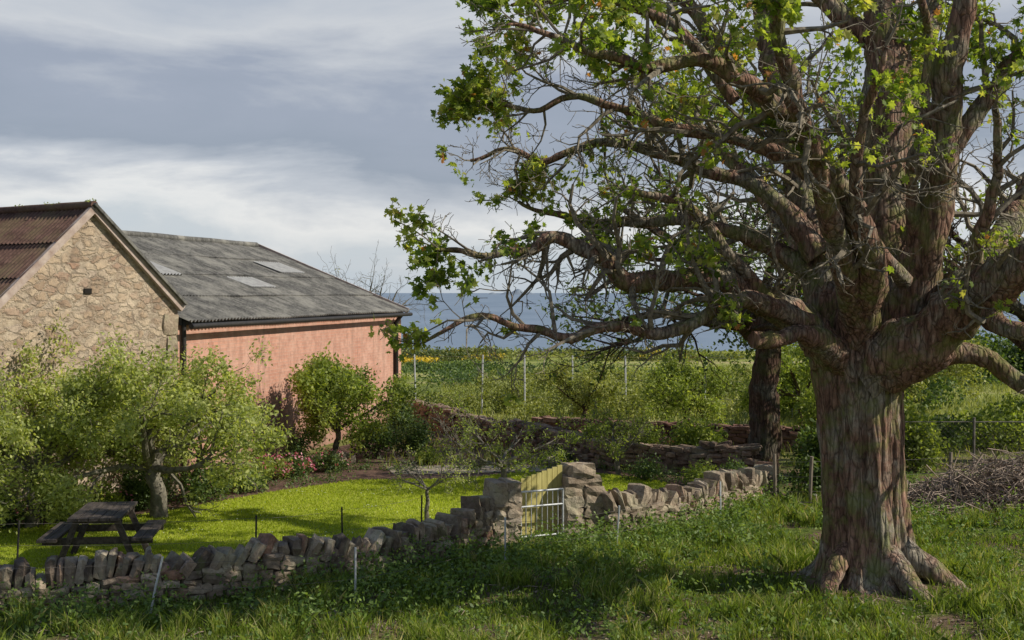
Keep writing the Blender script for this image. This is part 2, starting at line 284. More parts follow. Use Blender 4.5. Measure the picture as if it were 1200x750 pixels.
def pillar(name,c,w,dp,h,yaw,cap):
    L=[];z=.0;core=[box((c[0],c[1],h*.42),(w*.75,dp*.75,h*.84),yaw,.2)]
    while z<h:
        ch=R.uniform(.12,.2); f=1.0
        if cap: f=math.sqrt(max(.08,1-max(0,(z-h*.55)/(h*.5))**2))
        ww=w*f; k=max(1,round(ww/.3))
        for a in range(k):
            for b in(-1,1):
                ox=(a+.5)/k*ww-ww/2; oy=b*dp*.25; L.append([c[0]+ox*math.cos(yaw)-oy*math.sin(yaw),c[1]+ox*math.sin(yaw)+oy*math.cos(yaw),z+ch/2,ww/k*1.05,dp*.56,ch*1.15,yaw+R.normal()*.07,R.normal()*.08,.35+.5*R.random()])
        z+=ch
    return build(name,[stones(L)]+core,M_stone)
pillar('stone_gate_pillar',(-.15,20.15),.46,.5,.92,.35,False)
pillar('stone_gate_pillar',(1.09,20.95),.70,.55,1.05,.35,True)
drywall('garden_wall',[(-3.2,39.4),(-1.0,35),(.9,31.2),(2.35,28.9),(5.2,27.6)],.66,M_stoneb,thick=.4,cope=False,maxs=.45,hf=lambda s:1+.08*math.sin(s*.9))
drywall('red_sandstone_wall',[(.6,35.0),(3.5,33.6),(6.0,32.6),(7.5,32.2)],.60,M_stoner,cope=False,maxs=.5,hf=lambda s:1+.08*math.sin(s))
# gates
G=empty('metal_garden_gate')
def gp(t,z,yo=0): return np.array([.14+t*.68,20.22+t*.34+yo,z])
ch=[]
for t0,z0,t1,z1 in[(0,.12,0,.84),(1,.12,1,.84),(0,.84,1,.84),(0,.12,1,.12),(0,.60,1,.60)]: ch+=tube([gp(t0,z0),gp(t1,z1)],.017,8)
build('frame',ch,M_galv,G,True); ch=[]
for t in np.linspace(.12,.88,7): ch+=tube([gp(t,.12),gp(t,.84)],.008,6)
build('bars',ch,M_galv,G,True)
G2=empty('green_wooden_gate'); ch=[]
a=math.atan2(.34,.68)
for k in range(8):
    t=(k+.5)/8; p=gp(t,0,.30); hh=.90+.20*t; ch.append(box((p[0],p[1],.1+hh/2),(.086,.022,hh),a,R.random()))
build('boards',ch,M_ggate,G2); ch=[]
for z in(.3,.8): p=gp(.5,z,.33); ch.append(box(p,(.74,.03,.08),a))
build('rails',ch,M_ggate,G2)
# ------------------------------------------------------------------ barns
A=(-6.66,25.5); ANG=math.atan2(.977,.215)
PB=empty('pink_barn',(A[0],A[1],0),ANG); SB=empty('stone_barn',(A[0],A[1],0),math.atan2(.804,.593))
LN=14.85; WD=9.7; EZ=3.49; RZ=5.48
def wallpoly(name,pts,mat,par): pts=np.array(pts,float); return build(name,[(pts,np.arange(len(pts))[None],.5,0)],mat,par)
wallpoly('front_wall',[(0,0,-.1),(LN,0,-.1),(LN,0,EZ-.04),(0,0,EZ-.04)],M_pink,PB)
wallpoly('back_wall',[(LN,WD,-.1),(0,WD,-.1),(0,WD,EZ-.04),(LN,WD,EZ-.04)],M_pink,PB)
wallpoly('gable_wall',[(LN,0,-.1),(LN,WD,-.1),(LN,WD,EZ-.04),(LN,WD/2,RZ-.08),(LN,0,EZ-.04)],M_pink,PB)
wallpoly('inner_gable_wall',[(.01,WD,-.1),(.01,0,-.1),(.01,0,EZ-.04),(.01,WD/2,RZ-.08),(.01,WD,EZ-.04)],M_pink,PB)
def corr(name,o,along,up,la,lu,pitch,amp,mat,par,rows,sag=.0,lift=0):
    o=np.array(o,float);al=np.array(along,float);upv=np.array(up,float);n=np.cross(al,upv); n=n if n[2]>0 else -n
    k=int(la/pitch*6); a=np.linspace(0,la,k+1); ch=[]
    rl=lu/rows
    for r in range(rows):
        b=np.array([r*rl-(.0 if r==0 else .08),(r+1)*rl]); off=np.array([.035,0.0])+R.normal()*.003
        P=o+a[:,None,None]*al+b[None,:,None]*upv+(amp*np.sin(a/pitch*2*np.pi)[:,None,None]+off[None,:,None]+lift+ sag*fnoise(np.stack([a,0*a,0*a+r],-1),.8,1)[:,None,None])*n
        P=P.reshape(-1,3); i=np.arange(k); F=np.stack([i*2,(i+1)*2,(i+1)*2+1,i*2+1],1)
        ch.append((P,F,R.random(),0))
    return build(name,ch,mat,par,True)
ov=.25; sl=np.array([0,WD/2,RZ-EZ]); SL=np.linalg.norm(sl); su=sl/SL
o=np.array([0.0,0,EZ])-su*ov
corr('roof_front_slope',o,(1,0,0),su,LN+.15,SL+ov,.16,.030,M_roofg,PB,4,sag=.035)
su2=np.array([0,-su[1],su[2]]); corr('roof_back_slope',np.array([0,WD,EZ])-su2*ov,(1,0,0),su2,LN+.15,SL+ov,.16,.026,M_roofg,PB,4)
ch=[]
for k in range(9): ch+=tube([(k*1.65+.0,WD/2,RZ+.04+.012*(k%2)),(k*1.65+1.68,WD/2,RZ+.04+.012*((k+1)%2))],.085,10,R.random())
build('ridge_tiles',ch,M_roofg,PB,True)
for (s0,u0,w,l) in[(3.3,2.3,1.1,1.0),(6.8,1.55,1.5,.75),(11.2,2.7,1.9,.9)]:
    corr('skylight',np.array([s0,0,EZ])+su*u0,(1,0,0),su,w,l,.16,.026,M_sky,PB,1,lift=.045)
ch=tube([(-.02,-.30,EZ-.16),(LN+.1,-.30,EZ-.16)],.055,8); build('gutter',ch,M_dark,PB,True)
ch=tube([(LN-.75,-.25,EZ-.16),(LN-.75,-.08,EZ-.4),(LN-.75,-.08,0)],.07,8); build('downpipe',ch,M_dark,PB,True)
ch=tube([(.12,-.07,EZ-.05),(.12,-.07,0)],.05,8); build('downpipe_2',ch,M_dark,PB,True)
ch=[box((LN/2,-.05,EZ-.07),(LN,.05,.14))]; build('fascia',ch,M_dark,PB)
def slab(p,q,w,t,rnd=.5):
    p=np.array(p,float);q=np.array(q,float);d=nrm(q-p);s=np.array([0,0,1.]); side=nrm(np.cross(d,s)); up=np.cross(side,d)
    V=[x+sx*side*w/2+sz*up*t/2 for x in(p,q) for sx in(-1,1) for sz in(-1,1)]
    return (np.array(V),np.array([[0,1,3,2],[4,6,7,5],[0,4,5,1],[2,3,7,6],[0,2,6,4],[1,5,7,3]]),rnd,0)
build('verge_board',[slab((LN+.12,-.2,EZ-.06),(LN+.12,WD/2,RZ+.02),.06,.16)],M_verge,PB)
HS=1.99; SE=3.80; SR=5.59; DL=11.0
wallpoly('gable_wall',[(-2*HS,0,-.1),(0,0,-.1),(0,0,SE-.03),(-HS,0,SR-.05),(-2*HS,0,SE-.03)],M_rubble,SB)
wallpoly('side_wall',[(-2*HS,DL,-.1),(-2*HS,0,-.1),(-2*HS,0,SE-.03),(-2*HS,DL,SE-.03)],M_rubble,SB)
wallpoly('inner_side_wall',[(0,0,-.1),(0,DL,-.1),(0,DL,SE-.03),(0,0,SE-.03)],M_rubble,SB)
wallpoly('rear_gable_wall',[(0,DL,-.1),(-2*HS,DL,-.1),(-2*HS,DL,SE-.03),(-HS,DL,SR-.05),(0,DL,SE-.03)],M_rubble,SB)
s2=np.array([HS,0,SR-SE]); SL2=np.linalg.norm(s2); u1=s2/SL2; u2=np.array([-u1[0],0,u1[2]])
corr('roof_camera_slope',np.array([-2*HS,-.10,SE])-u1*.25,(0,1,0),u1,DL+.2,SL2+.25,.13,.024,M_roofr,SB,3,sag=.03)
corr('roof_far_slope',np.array([0,-.10,SE])-u2*.1,(0,1,0),u2,DL+.2,SL2+.1,.13,.022,M_roofr,SB,3,sag=.02)
build('ridge_tiles',sum([tube([(-HS,-.1+k*1.1,SR+.04),(-HS,1.02+k*1.1,SR+.045)],.08,10,R.random()) for k in range(10)],[]),M_roofr,SB,True)
build('verge',[slab((-2*HS-.18,-.06,SE-.20),(-HS,-.06,SR-.03),.10,.13),slab((-HS,-.06,SR-.03),(.06,-.06,SE-.12),.10,.13)],M_verge,SB)
build('verge_cap',[slab((-HS-.03,-.10,SR+.06),(.10,-.10,SE-.03),.16,.05)],M_roofg,SB)
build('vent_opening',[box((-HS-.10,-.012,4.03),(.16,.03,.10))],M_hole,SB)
L=[]
for k in range(8):
    L.append([-.14-.05*(k%2),-.0,.22+k*.45,.24+.12*(k%2),.08,.42,0,0,.3+.4*R.random()])
build('quoins',[stones(L)],M_stone,SB)
P=np.stack([np.full(900,-HS)+R.normal(size=900)*.06,R.random(900)*6-.1,SR+.11+R.random(900)*.02],1)
P=P[fnoise(P,3,2)>-.1]; build('ridge_moss',[leaves(P,.05,RHOM,up=1)],M_shrubb,SB)
def outside(P):
    a=(P[:,0]-A[0])*.804-(P[:,1]-A[1])*.593; b=(P[:,0]-A[0])*.977-(P[:,1]-A[1])*.215
    ins=((a<.06)&((P[:,0]-A[0])*.593+(P[:,1]-A[1])*.804<0)&((P[:,0]-A[0])*.593+(P[:,1]-A[1])*.804>-4.1))|((b<.06)&(P[:,1]>25.5)&(P[:,1]<40))
    return ~ins
# ------------------------------------------------------------------ trees
def frame_perp(d):
    p=np.cross(d,R.normal(size=3)); return nrm(p)
def grow(p,d,L,r,lev,cfg,tubes,tips):
    seg=cfg['seg'][lev]; n=max(3,int(L/seg)); P=[p.copy()]; d=nrm(d)
    for i in range(n):
        d=nrm(d+R.normal(size=3)*cfg['wander'][lev]+np.array([0,0,cfg['trop'][lev]])); p=p+d*L/n; P.append(p.copy())
    P=np.array(P); rr=np.linspace(r,max(r*.35,cfg['rmin']),n+1); tubes+=tube(P,rr,cfg['sides'][lev],R.random(),cap=False)
    last=lev==len(cfg['nc'])
    if last or lev>=cfg.get('tiplev',99): tips.append(P)
    if not last: spawn(P,rr,lev,L,cfg,tubes,tips)
def spawn(P,rr,lev,L,cfg,tubes,tips,f0=None,nc=None,short=0.0):
    n=len(P)-1; k=nc if nc is not None else cfg['nc'][lev]
    for c in range(k):
        f=R.uniform(cfg['f0'][lev] if f0 is None else f0,1.0) if c>0 else 1.0
        x=f*n; i=min(int(x),n-1); q=P[i]+(P[i+1]-P[i])*(x-i); t=nrm(P[i+1]-P[i]); a=cfg['ang'][lev]*R.uniform(.6,1.3) if c>0 else .3
        dd=t*math.cos(a)+frame_perp(t)*math.sin(a)
        r0=np.interp(x,np.arange(n+1),rr)*cfg['rr']
        grow(q,dd,L*(1-short*f)*cfg['lr'][lev]*R.uniform(.6,1.2)*(1 if c>0 else .8),max(min(r0,cfg.get('rmaxc',9)),cfg['rmin']),lev+1,cfg,tubes,tips)
def tippts(tips,per,jit):
    out=[]
    for P in tips:
        k=R.poisson(per)
        if k: x=R.random(k)**.7*(len(P)-1.001); i=x.astype(int); out.append(P[i]+(P[i+1]-P[i])*(x-i)[:,None])
    o=np.concatenate(out); return o+R.normal(size=o.shape)*jit
# --- main sycamore
ST=empty('sycamore_tree'); big=[]; small=[]; tips=[]
prof=[(0,.80),(.12,.70),(.3,.61),(.55,.56),(.9,.53),(1.4,.515),(1.9,.505),(2.4,.515),(2.75,.56),(3.05,.58),(3.35,.52),(3.7,.36)]
NZ=90; S=150; zz=np.linspace(-.15,3.7,NZ); an=np.linspace(0,2*np.pi,S,endpoint=False); V=np.zeros((NZ,S,3))
for i,z in enumerate(zz):
    r=np.interp(z,[p[0] for p in prof],[p[1] for p in prof]); fl=np.exp(-max(z,0)/.38)
    root=.36*fl*np.maximum(0,np.sin(an*3+.8)+.5*np.sin(an*5+2))**1.1+.045*np.sin(an*4+z*.5)+.045*np.sin(an*9+1.2*math.sin(z*1.1)+z*.4)+.028*np.sin(an*17+z*1.3)+.018*np.sin(an*29+2*math.sin(z*2))+.010*np.sin(an*43+3*math.sin(z*1.4+1))
    cc=np.stack([np.cos(an)*1.1,np.sin(an)*1.1,0*an+z*.5],-1); bmp=fnoise(cc,3.0,4)*.05+fnoise(cc,9.0,7)*.02
    rad=r+root*(1 if z<1.2 else .8)*.8+bmp; cx=4.72-.07*min(z,1.2)+.05*math.sin(z*1.4); cy=17.0
    V[i]=np.stack([cx+np.cos(an)*rad,cy+np.sin(an)*rad*.92,np.full(S,z)],1)
i,j=np.meshgrid(np.arange(NZ-1),np.arange(S),indexing='ij'); j2=(j+1)%S
big.append((V.reshape(-1,3),np.stack([i*S+j,i*S+j2,(i+1)*S+j2,(i+1)*S+j],-1).reshape(-1,4),.5,0)); big.append((V[-1],np.arange(S)[None],.5,0))
for a0,l,rt in((-2.5,.8,.13),(-1.25,.9,.15),(-.45,1.1,.16),(.35,.9,.14)):
    P=[np.array([4.72+math.cos(a0)*.42,17+math.sin(a0)*.42,.62])]
    for t in(.3,.55,.8,1.0): P.append(np.array([4.72+math.cos(a0+t*.3)*(.55+l*t),17+math.sin(a0+t*.3)*(.55+l*t),.52*(1-t)**2+.12-.2*t]))
    big+=tube(catmull(P,5),np.linspace(rt*1.2,.04,21),12,.5,.08)
limbs=[
 ([(1000,440,17,32),(965,402,16.8,25),(930,368,16.6,20),(885,347,16.3,17),(830,330,16.0,14),(770,326,15.8,12),(725,322,15.7,11),(688,300,15.6,9),(650,284,15.5,7.5),(608,300,15.4,5),(556,302,15.3,3.5),(515,292,15.2,2)],1.7),
 ([(985,415,17,22),(940,378,16.3,14),(890,352,15.9,10),(840,362,15.6,8),(780,382,15.4,7),(720,384,15.2,6.5),(660,398,15.0,5.5),(605,384,14.9,4.5),(560,372,14.8,3.5),(520,386,14.7,2.5),(495,396,14.6,1.6)],1.3),
 ([(1000,430,16.9,24),(955,402,16.2,14),(920,392,15.9,10),(886,392,15.7,9)],0),
 ([(1000,410,17,42),(968,330,17.2,29),(945,250,17.6,22),(932,180,18,17),(905,90,18.4,13),(893,20,18.8,10),(880,-50,19,8)],1.2),
 ([(1025,410,17.2,46),(1040,300,17.5,36),(1032,200,17.8,30),(1040,110,18,26),(1034,20,18.2,21),(1030,-80,18.4,15)],.9),
 ([(1045,400,17.0,36),(1085,290,16.6,23),(1104,190,16.3,19),(1108,110,16.0,17),(1125,20,15.8,14),(1140,-80,15.6,10)],.9),
 ([(1020,430,16.8,44),(1085,400,16.3,34),(1140,355,15.8,28),(1195,322,15.2,25),(1260,290,14.7,20),(1340,250,14.3,14)],1.0),
 ([(1110,375,16.2,24),(1150,320,16.6,20),(1185,262,17,16),(1215,205,17.4,13),(1260,130,17.8,9)],1.2),
 ([(1040,425,16.9,24),(1100,412,16.8,14),(1150,425,16.7,12),(1200,445,16.6,10),(1280,470,16.4,7)],.7),
 ([(1000,390,16.7,26),(1020,310,15.8,18),(985,225,15.2,15),(930,150,14.8,13),(880,100,14.4,11),(820,72,14.2,9),(750,80,14,7),(690,62,13.9,5),(640,40,13.8,3.5),(590,30,13.7,2)],1.7),
 ([(985,225,15.2,14),(930,190,15.4,10),(870,165,15.6,8),(800,148,15.8,7),(740,128,16,5.5),(680,112,16.1,4.5),(625,125,16.2,3),(575,120,16.2,2)],1.9),
 ([(960,300,17,16),(905,230,17.2,10),(840,205,17.3,8),(770,180,17.5,7),(700,176,17.6,5.5),(640,190,17.7,4),(590,176,17.8,3),(550,190,17.9,2)],1.9),
 ([(968,330,17.1,14),(900,290,17.3,10),(830,262,17.4,8),(765,252,17.6,7),(700,262,17.7,5),(650,246,17.8,3.5),(610,235,17.9,2)],1.7),
 ([(935,190,17.9,13),(880,110,18.3,10),(830,40,18.7,8),(770,-20,19,7)],1.3),
 ([(1036,60,18.1,15),(960,0,18.3,11),(880,-40,18.4,8),(780,-60,18.4,6)],1.2),
 ([(860,120,14.6,8),(800,40,14.8,7),(730,10,15,5),(660,0,15.2,4),(600,10,15.3,2)],1.8),
 ([(1104,190,16.3,14),(1150,120,16.1,11),(1195,60,15.9,9),(1250,-10,15.7,7)],1.5),
 ([(1035,280,17.4,20),(1065,180,18.6,14),(1080,80,19.8,11),(1100,-20,21,8)],1.2),
 ([(1000,400,17.2,22),(960,330,18.6,14),(920,260,20,11),(860,190,21.2,8),(800,140,22,5)],1.2),
 ([(1010,400,16.8,20),(985,300,15.6,15),(950,180,14.6,12),(915,60,13.8,9),(890,-60,13.2,7)],.9),
 ([(1140,355,15.8,18),(1180,380,15.3,11),(1230,400,14.8,8)],.9),
 ([(1130,365,15.9,12),(1150,270,15.4,8),(1170,200,15,6),(1165,120,14.6,4)],1.1),
 ([(1070,300,16.6,9),(1070,200,16.2,7),(1085,80,15.8,5),(1075,-20,15.4,4)],.8),
 ([(1060,330,16.4,10),(1000,250,15.2,8),(1010,150,14.6,6),(1040,60,14.2,4)],.9),
 ([(900,352,16.2,9),(850,290,16.0,7),(800,240,15.8,5),(740,215,15.6,3.5)],1.4),
]
cfg=dict(seg=[.3,.22,.14,.09],wander=[.2,.36,.42,.44],trop=[.02,.01,.02,.04],sides=[7,5,4,3],nc=[5,5,5],f0=[.25,.2,.15],ang=[.9,.95,.9],rr=.55,lr=[.6,.52,.5],rmin=.004,tiplev=3,rmaxc=.05)
for pts,dens in limbs:
    P=np.array([sight(a,b,d) for a,b,d,r in pts]); rr=np.array([r/1500*d for a,b,d,r in pts]); k=7; Q=catmull(P,k); q=np.interp(np.arange(len(Q)),np.arange(len(P))*k,rr)
    Lg=np.linalg.norm(np.diff(Q,axis=0),axis=1).sum(); w=fnoise(Q,2.3,5)[:,None]; w2=fnoise(Q,2.9,9)[:,None]; wf=np.minimum(1,np.linspace(0,3,len(Q)))[:,None]
    Q=Q+wf*(w*np.array([0,.3,1])+w2*np.array([.6,.5,0]))*.14
    sd=20 if rr[0]>.2 else 12
    big+=tube(Q,q*(1+.15*fnoise(Q,5,3)+.10*fnoise(Q,13,4)),sd,R.random(),.06)
    if dens>0: spawn(Q,q,0,2.8,cfg,small,tips,f0=.2,nc=int(Lg*2.1*dens),short=.64)
build('trunk_and_limbs',big,M_bark,ST,True); build('branches',small,M_twig,ST,False)
lp=tippts(tips,8.5,.05)
rad=np.linalg.norm((lp-np.array([4.7,17,6]))*np.array([1,1,1.1]),axis=1)
cl=fnoise(lp,1.15,1)+.6*fnoise(lp,3.1,6); keep=(cl+np.clip((rad-3.6)*.08,-.35,.2)+np.clip((lp[:,2]-5.6)*.15,-.3,.32))>.22
lp=lp[keep]
lr=np.clip(R.normal(.58,.2,len(lp))+.3*fnoise(lp,2,3),0,.95); lr=np.where(R.random(len(lp))<.02,1,lr)
build('foliage',[leaves(lp,R.uniform(.045,.11,len(lp)),PALM,up=.5,rnd=lr)],M_syc,ST)
# --- generic trees
def tree(name,base,h,r,L,nl,leaf,mleaf,mbark,per,jit=.05,seed=1,lean=(0,0),shape=OVAL,nmain=6,thr=-.2,spread=1.0,trunkh=.35,ncs=(5,5,4),wob=1.0):
    E=empty(name); tb=[];tp=[]; base=np.array(base,float)
    T=[base+np.array([0,0,-.1])]; n=6
    for i in range(1,n+1):
        f=i/n; T.append(base+np.array([lean[0]*f+R.normal()*.009*h*wob,lean[1]*f+R.normal()*.006*h*wob,h*trunkh*f]))
    T=np.array(T); bg_=tube(catmull(T,3),np.linspace(r*1.25,r*.8,3*n+1),12,.5,.06); top=T[-1]
    c=dict(seg=[.3*L,.2*L,.14*L,.1*L],wander=[.2,.25,.3,.3],trop=[.05,.03,.02,.02],sides=[7,5,4,3],nc=list(ncs),f0=[.25,.2,.15],ang=[.8,.8,.8],rr=.6,lr=[.62,.55,.5],rmin=.0035*max(1,L*.6),tiplev=2)
    for k in range(nmain):
        a=k/nmain*6.283+R.random()*.6; e=R.uniform(.25,1.1)/spread; d=np.array([math.cos(a),math.sin(a),e])
        grow(top-np.array([0,0,R.random()*h*trunkh*.25]),d,L*R.uniform(.8,1.15),r*.6,0,c,tb,tp)
    build('trunk',bg_,mbark,E,True); tb=[t_ for t_ in tb if outside(t_[0]).all()]; build('branches',tb,mbark,E,False)
    lp=tippts(tp,per,jit); lp=lp[(lp[:,2]>.25)&(fnoise(lp,2.2/max(1,L*.5),seed)>thr)&outside(lp)]
    if nl and len(lp)>nl: lp=lp[R.permutation(len(lp))[:nl]]
    build('foliage',[leaves(lp,R.uniform(.6,1.25,len(lp))*leaf,shape,up=.5,rnd=np.clip(R.normal(.5,.22,len(lp))+.25*fnoise(lp,2.5,seed),0,1))],mleaf,E)
    return E
tree('apple_tree',(-6.26,22.7,0),3.1,.13,1.7,27000,.078,M_apple,M_graybark,22,.10,1,(-.15,0),nmain=10,thr=-.42,spread=1.4)
tree('apple_tree',(-8.2,21.7,0),3.1,.10,1.5,24000,.078,M_apple,M_graybark,20,.11,2,(.1,0),nmain=9,thr=-.5)
tree('apple_tree',(-6.2,25.0,0),2.5,.06,1.0,8000,.07,M_apple,M_graybark,16,.10,6,(.1,0),nmain=7,thr=-.3)
tree('pear_tree',(-4.25,30,0),3.0,.07,1.2,20000,.09,M_shrubb,M_graybark,22,.11,3,(.2,0),nmain=9,thr=-.45,spread=.6,trunkh=.3)
tree('young_apple_tree',(-1.5,22.3,0),1.2,.035,.62,1800,.045,M_apple,M_graybark,2,.04,4,(.02,0),nmain=5,thr=-.1,ncs=(4,4,3),trunkh=.5)
tree('young_apple_tree',(-.15,26.6,0),1.6,.06,1.15,6000,.06,M_shrubb,M_graybark,4,.05,5,(-.05,0),nmain=7,thr=-.25,spread=1.6,trunkh=.3)
tree('young_apple_tree',(2.3,28.0,0),1.5,.05,.8,4500,.06,M_shrubb,M_graybark,4,.06,8,(0,0),nmain=6,thr=-.3)
tree('ash_tree',(5.75,29.3,0),11,.32,3.9,30000,.14,M_bgleaf,M_bark2,10,.14,7,(.1,0),nmain=10,thr=-.15,spread=1.0,trunkh=.33,wob=.35)
tree('ash_tree',(12.5,30,0),10,.30,3.6,26000,.14,M_shrubb,M_bark2,8,.15,9,(.1,0),nmain=8,thr=-.2,trunkh=.3,wob=.4)
tree('bare_tree',(-5.6,52,0),6,.12,2.4,60,.1,M_far,M_graybark,1,.05,4,(0,0),nmain=7,thr=.5,spread=.45,trunkh=.4,ncs=(4,4,3))
tree('hawthorn_tree',(5.0,36.5,0),2.6,.08,1.2,9000,.09,M_shrubb,M_bark2,14,.10,11,nmain=8,thr=-.4,trunkh=.3)
tree('hawthorn_tree',(2.2,38.5,0),2.0,.07,1.0,7000,.09,M_far,M_bark2,14,.10,12,nmain=8,thr=-.4,trunkh=.3)
tree('hawthorn_tree',(8.6,38,0),3.2,.09,1.6,11000,.10,M_shrubb,M_bark2,14,.11,13,nmain=8,thr=-.4,trunkh=.3)
tree('hawthorn_tree',(12.2,40,0),3.4,.09,1.8,11000,.11,M_far,M_bark2,14,.12,14,nmain=8,thr=-.4,trunkh=.3)
# ------------------------------------------------------------------ shrubs
def shrub(name,c,rad,n,leaf,mat,seed=1,shape=RHOM,flowers=0,up=.5):
    E=empty(name); c=np.array(c,float); rad=np.array(rad,float); k=14
    cc=nrm(R.normal(size=(k,3)))*np.array([.62,.62,.5])*R.random((k,1))**.4; cc[:,2]=np.abs(cc[:,2])*1.1+.25; cr=R.uniform(.28,.5,k)
    w=R.integers(0,k,n); d=nrm(R.normal(size=(n,3))); P=cc[w]+d*(cr[w]*R.random(n)**.33)[:,None]; P=c+P*rad; P=P[P[:,2]>.02]
    P=P+R.normal(size=P.shape)*.04; P=P[(fnoise(P,4/rad[2],seed)>-.45)&outside(P)]
    ch=[leaves(P,R.uniform(.6,1.3,len(P))*leaf,shape,up=up,rnd=np.clip(R.normal(.45,.25,len(P))+.2*fnoise(P,3,seed),0,1))]
    build('foliage',ch,mat,E)
    st=[]
    for q in range(k): st+=tube(catmull([c,c+(cc[q]*.5)*rad*np.array([.7,.7,1]),c+cc[q]*rad],3),np.linspace(.018,.006,7),4)
    build('stems',st,M_graybark,E)
    if flowers:
        f=nrm(R.normal(size=(flowers,3))); f[:,2]=np.abs(f[:,2]); q=c+(np.array([0,0,.3])+f*.85)*rad; build('flowers',[leaves(q,.07,OVAL,up=.5)],M_flower,E)
    return E
for (x,y,rx,rz_,n,lf,mt,fl) in [
 (-9.6,20.9,.8,.9,3500,.07,M_shrub,0),(-8.7,21.5,.6,.7,3000,.06,M_shrub,60),(-7.8,22.2,.6,.75,3200,.06,M_shrub,0),(-7.2,22.8,.5,.6,2600,.06,M_shrubb,30),(-6.75,23.5,.5,.8,3500,.05,M_shrub,0),(-5.9,24.5,.75,.75,3500,.06,M_shrub,0),
 (-5.3,25.6,.5,.6,2500,.06,M_shrub,0),(-5.2,27.2,.6,.5,2200,.06,M_shrubb,160),(-4.7,27.6,.5,.45,2000,.06,M_shrub,160),(-4.1,28.6,.55,.45,2000,.06,M_shrub,60),(-3.3,31.0,.8,.95,3500,.07,M_shrub,0),
 (-2.4,31.5,.7,.85,3000,.07,M_shrub,0),(-3.0,35,.9,1.1,3500,.08,M_shrub,0),(-1.9,29.9,.6,.35,1500,.06,M_shrubb,0),(-7.0,23.6,.5,1.1,2600,.06,M_shrub,0),
 (2.8,27.2,.5,.5,1500,.06,M_shrub,0),(3.9,26.3,.6,.55,1800,.06,M_shrubb,0),(4.6,25.9,.5,.6,1800,.06,M_shrub,0),(1.0,29.9,.5,.4,1300,.06,M_shrub,0),(-4.9,29.0,.4,1.0,2200,.06,M_shrub,0),(3.2,31.5,.8,.9,2500,.08,M_shrubb,0)]:
    shrub('shrub',(x,y,0),(rx,rx,rz_),n,lf,mt,R.random()*9,flowers=fl)
for (x,y,rx,rz_,n,lf,mt) in [(7.0,27.5,1.1,2.3,6500,.10,M_shrubb),(5.9,24.6,.6,1.6,3600,.10,M_bgleaf),(8.6,28.9,1.3,1.7,6000,.11,M_shrubb),(4.3,30.6,1.0,1.2,4200,.09,M_shrubb),(10.5,32,1.4,1.0,5000,.11,M_bgleaf),(13,33,2,1.4,6000,.12,M_shrubb),(9.4,41,2.0,1.6,5000,.13,M_shrubb),(14,44,2.6,1.8,6000,.14,M_shrub)]:
    shrub('hedge_bush',(x,y,0),(rx,rx,rz_),n,lf,mt,R.random()*9,shape=OVAL)
def mass(name,items,leaf,mat,per,seed,shape=RHOM,cv=.18):
    ch=[]
    for (x,y,rx,rz_) in items:
        k=8; cc=R.normal(size=(k,3))*np.array([.4,.4,.25]); cc[:,2]=np.abs(cc[:,2])+.25; n=int(per*rx*rz_)
        w=R.integers(0,k,n); P=cc[w]+nrm(R.normal(size=(n,3)))*(R.random(n)**.33*.42)[:,None]; P=np.array([x,y,0.])+P*np.array([rx,rx,rz_]); P[:,2]+=gz(P[:,0],P[:,1]); P=P[P[:,2]>-1.4]
        ch.append(leaves(P,R.uniform(.6,1.3,len(P))*leaf,shape,up=.5,rnd=np.clip(R.normal(.45,.2,len(P))+R.normal()*cv,0,1)))
    return build(name,ch,mat)
it=[]
for k in range(30):
    y=R.uniform(41,52); b=R.uniform(-.02,.20); it.append((b*y,y,R.uniform(1.0,1.8),R.uniform(.6,1.35)))
for b,y in((-.075,43),(-.05,46),(-.035,43.5)): it.append((b*y,y,1.2,.6))
mass('background_bushes',it,.10,M_far,1700,1)
it=[(R.uniform(-.08,.45)*(y),y,R.uniform(1.5,4),R.uniform(.35,.75)) for y in np.r_[R.uniform(57,59,12),R.uniform(71,73,14)]]
mass('background_hedge',it,.15,M_shrub,900,2)
it=[(x,R.uniform(88,97),R.uniform(1.5,3),R.uniform(.5,.85)) for x in np.r_[R.uniform(-8,-2,9),R.uniform(4,15,9),R.uniform(20,55,6)]]
mass('gorse_bushes',it,.20,M_gorse,420,3,cv=.25)
it=[(x,R.uniform(92,100),R.uniform(2,4.5),R.uniform(.3,.6)) for x in np.linspace(-14,60,44)]
mass('dune_scrub',it,.24,M_far,330,5,cv=.2)
it=[(x,R.uniform(58,66),R.uniform(2,3),R.uniform(1.2,2.4)) for x in np.linspace(17,44,20)]
mass('background_trees',it,.22,M_bgleaf,1200,4)
P=np.stack([R.uniform(-1.5,6,5000),R.uniform(30.5,35,5000),R.random(5000)**2*.4],1); P=P[fnoise(P,1.2,1)>0]
build('dry_garden_plants',[leaves(P,.12,OVAL)],M_red)
x=R.uniform(-6,24,50000); y=R.uniform(28.8,62,50000); k=(x>-3)&(x<.42*y); P=np.stack([x[k],y[k],gz(x[k],y[k])],1); P=P[fnoise(P,.5,3)+.4*R.normal(size=len(P))>-.1]
build('field_grass',[blades(P,R.uniform(.1,.35,len(P)),.016,None,.9)],M_far)
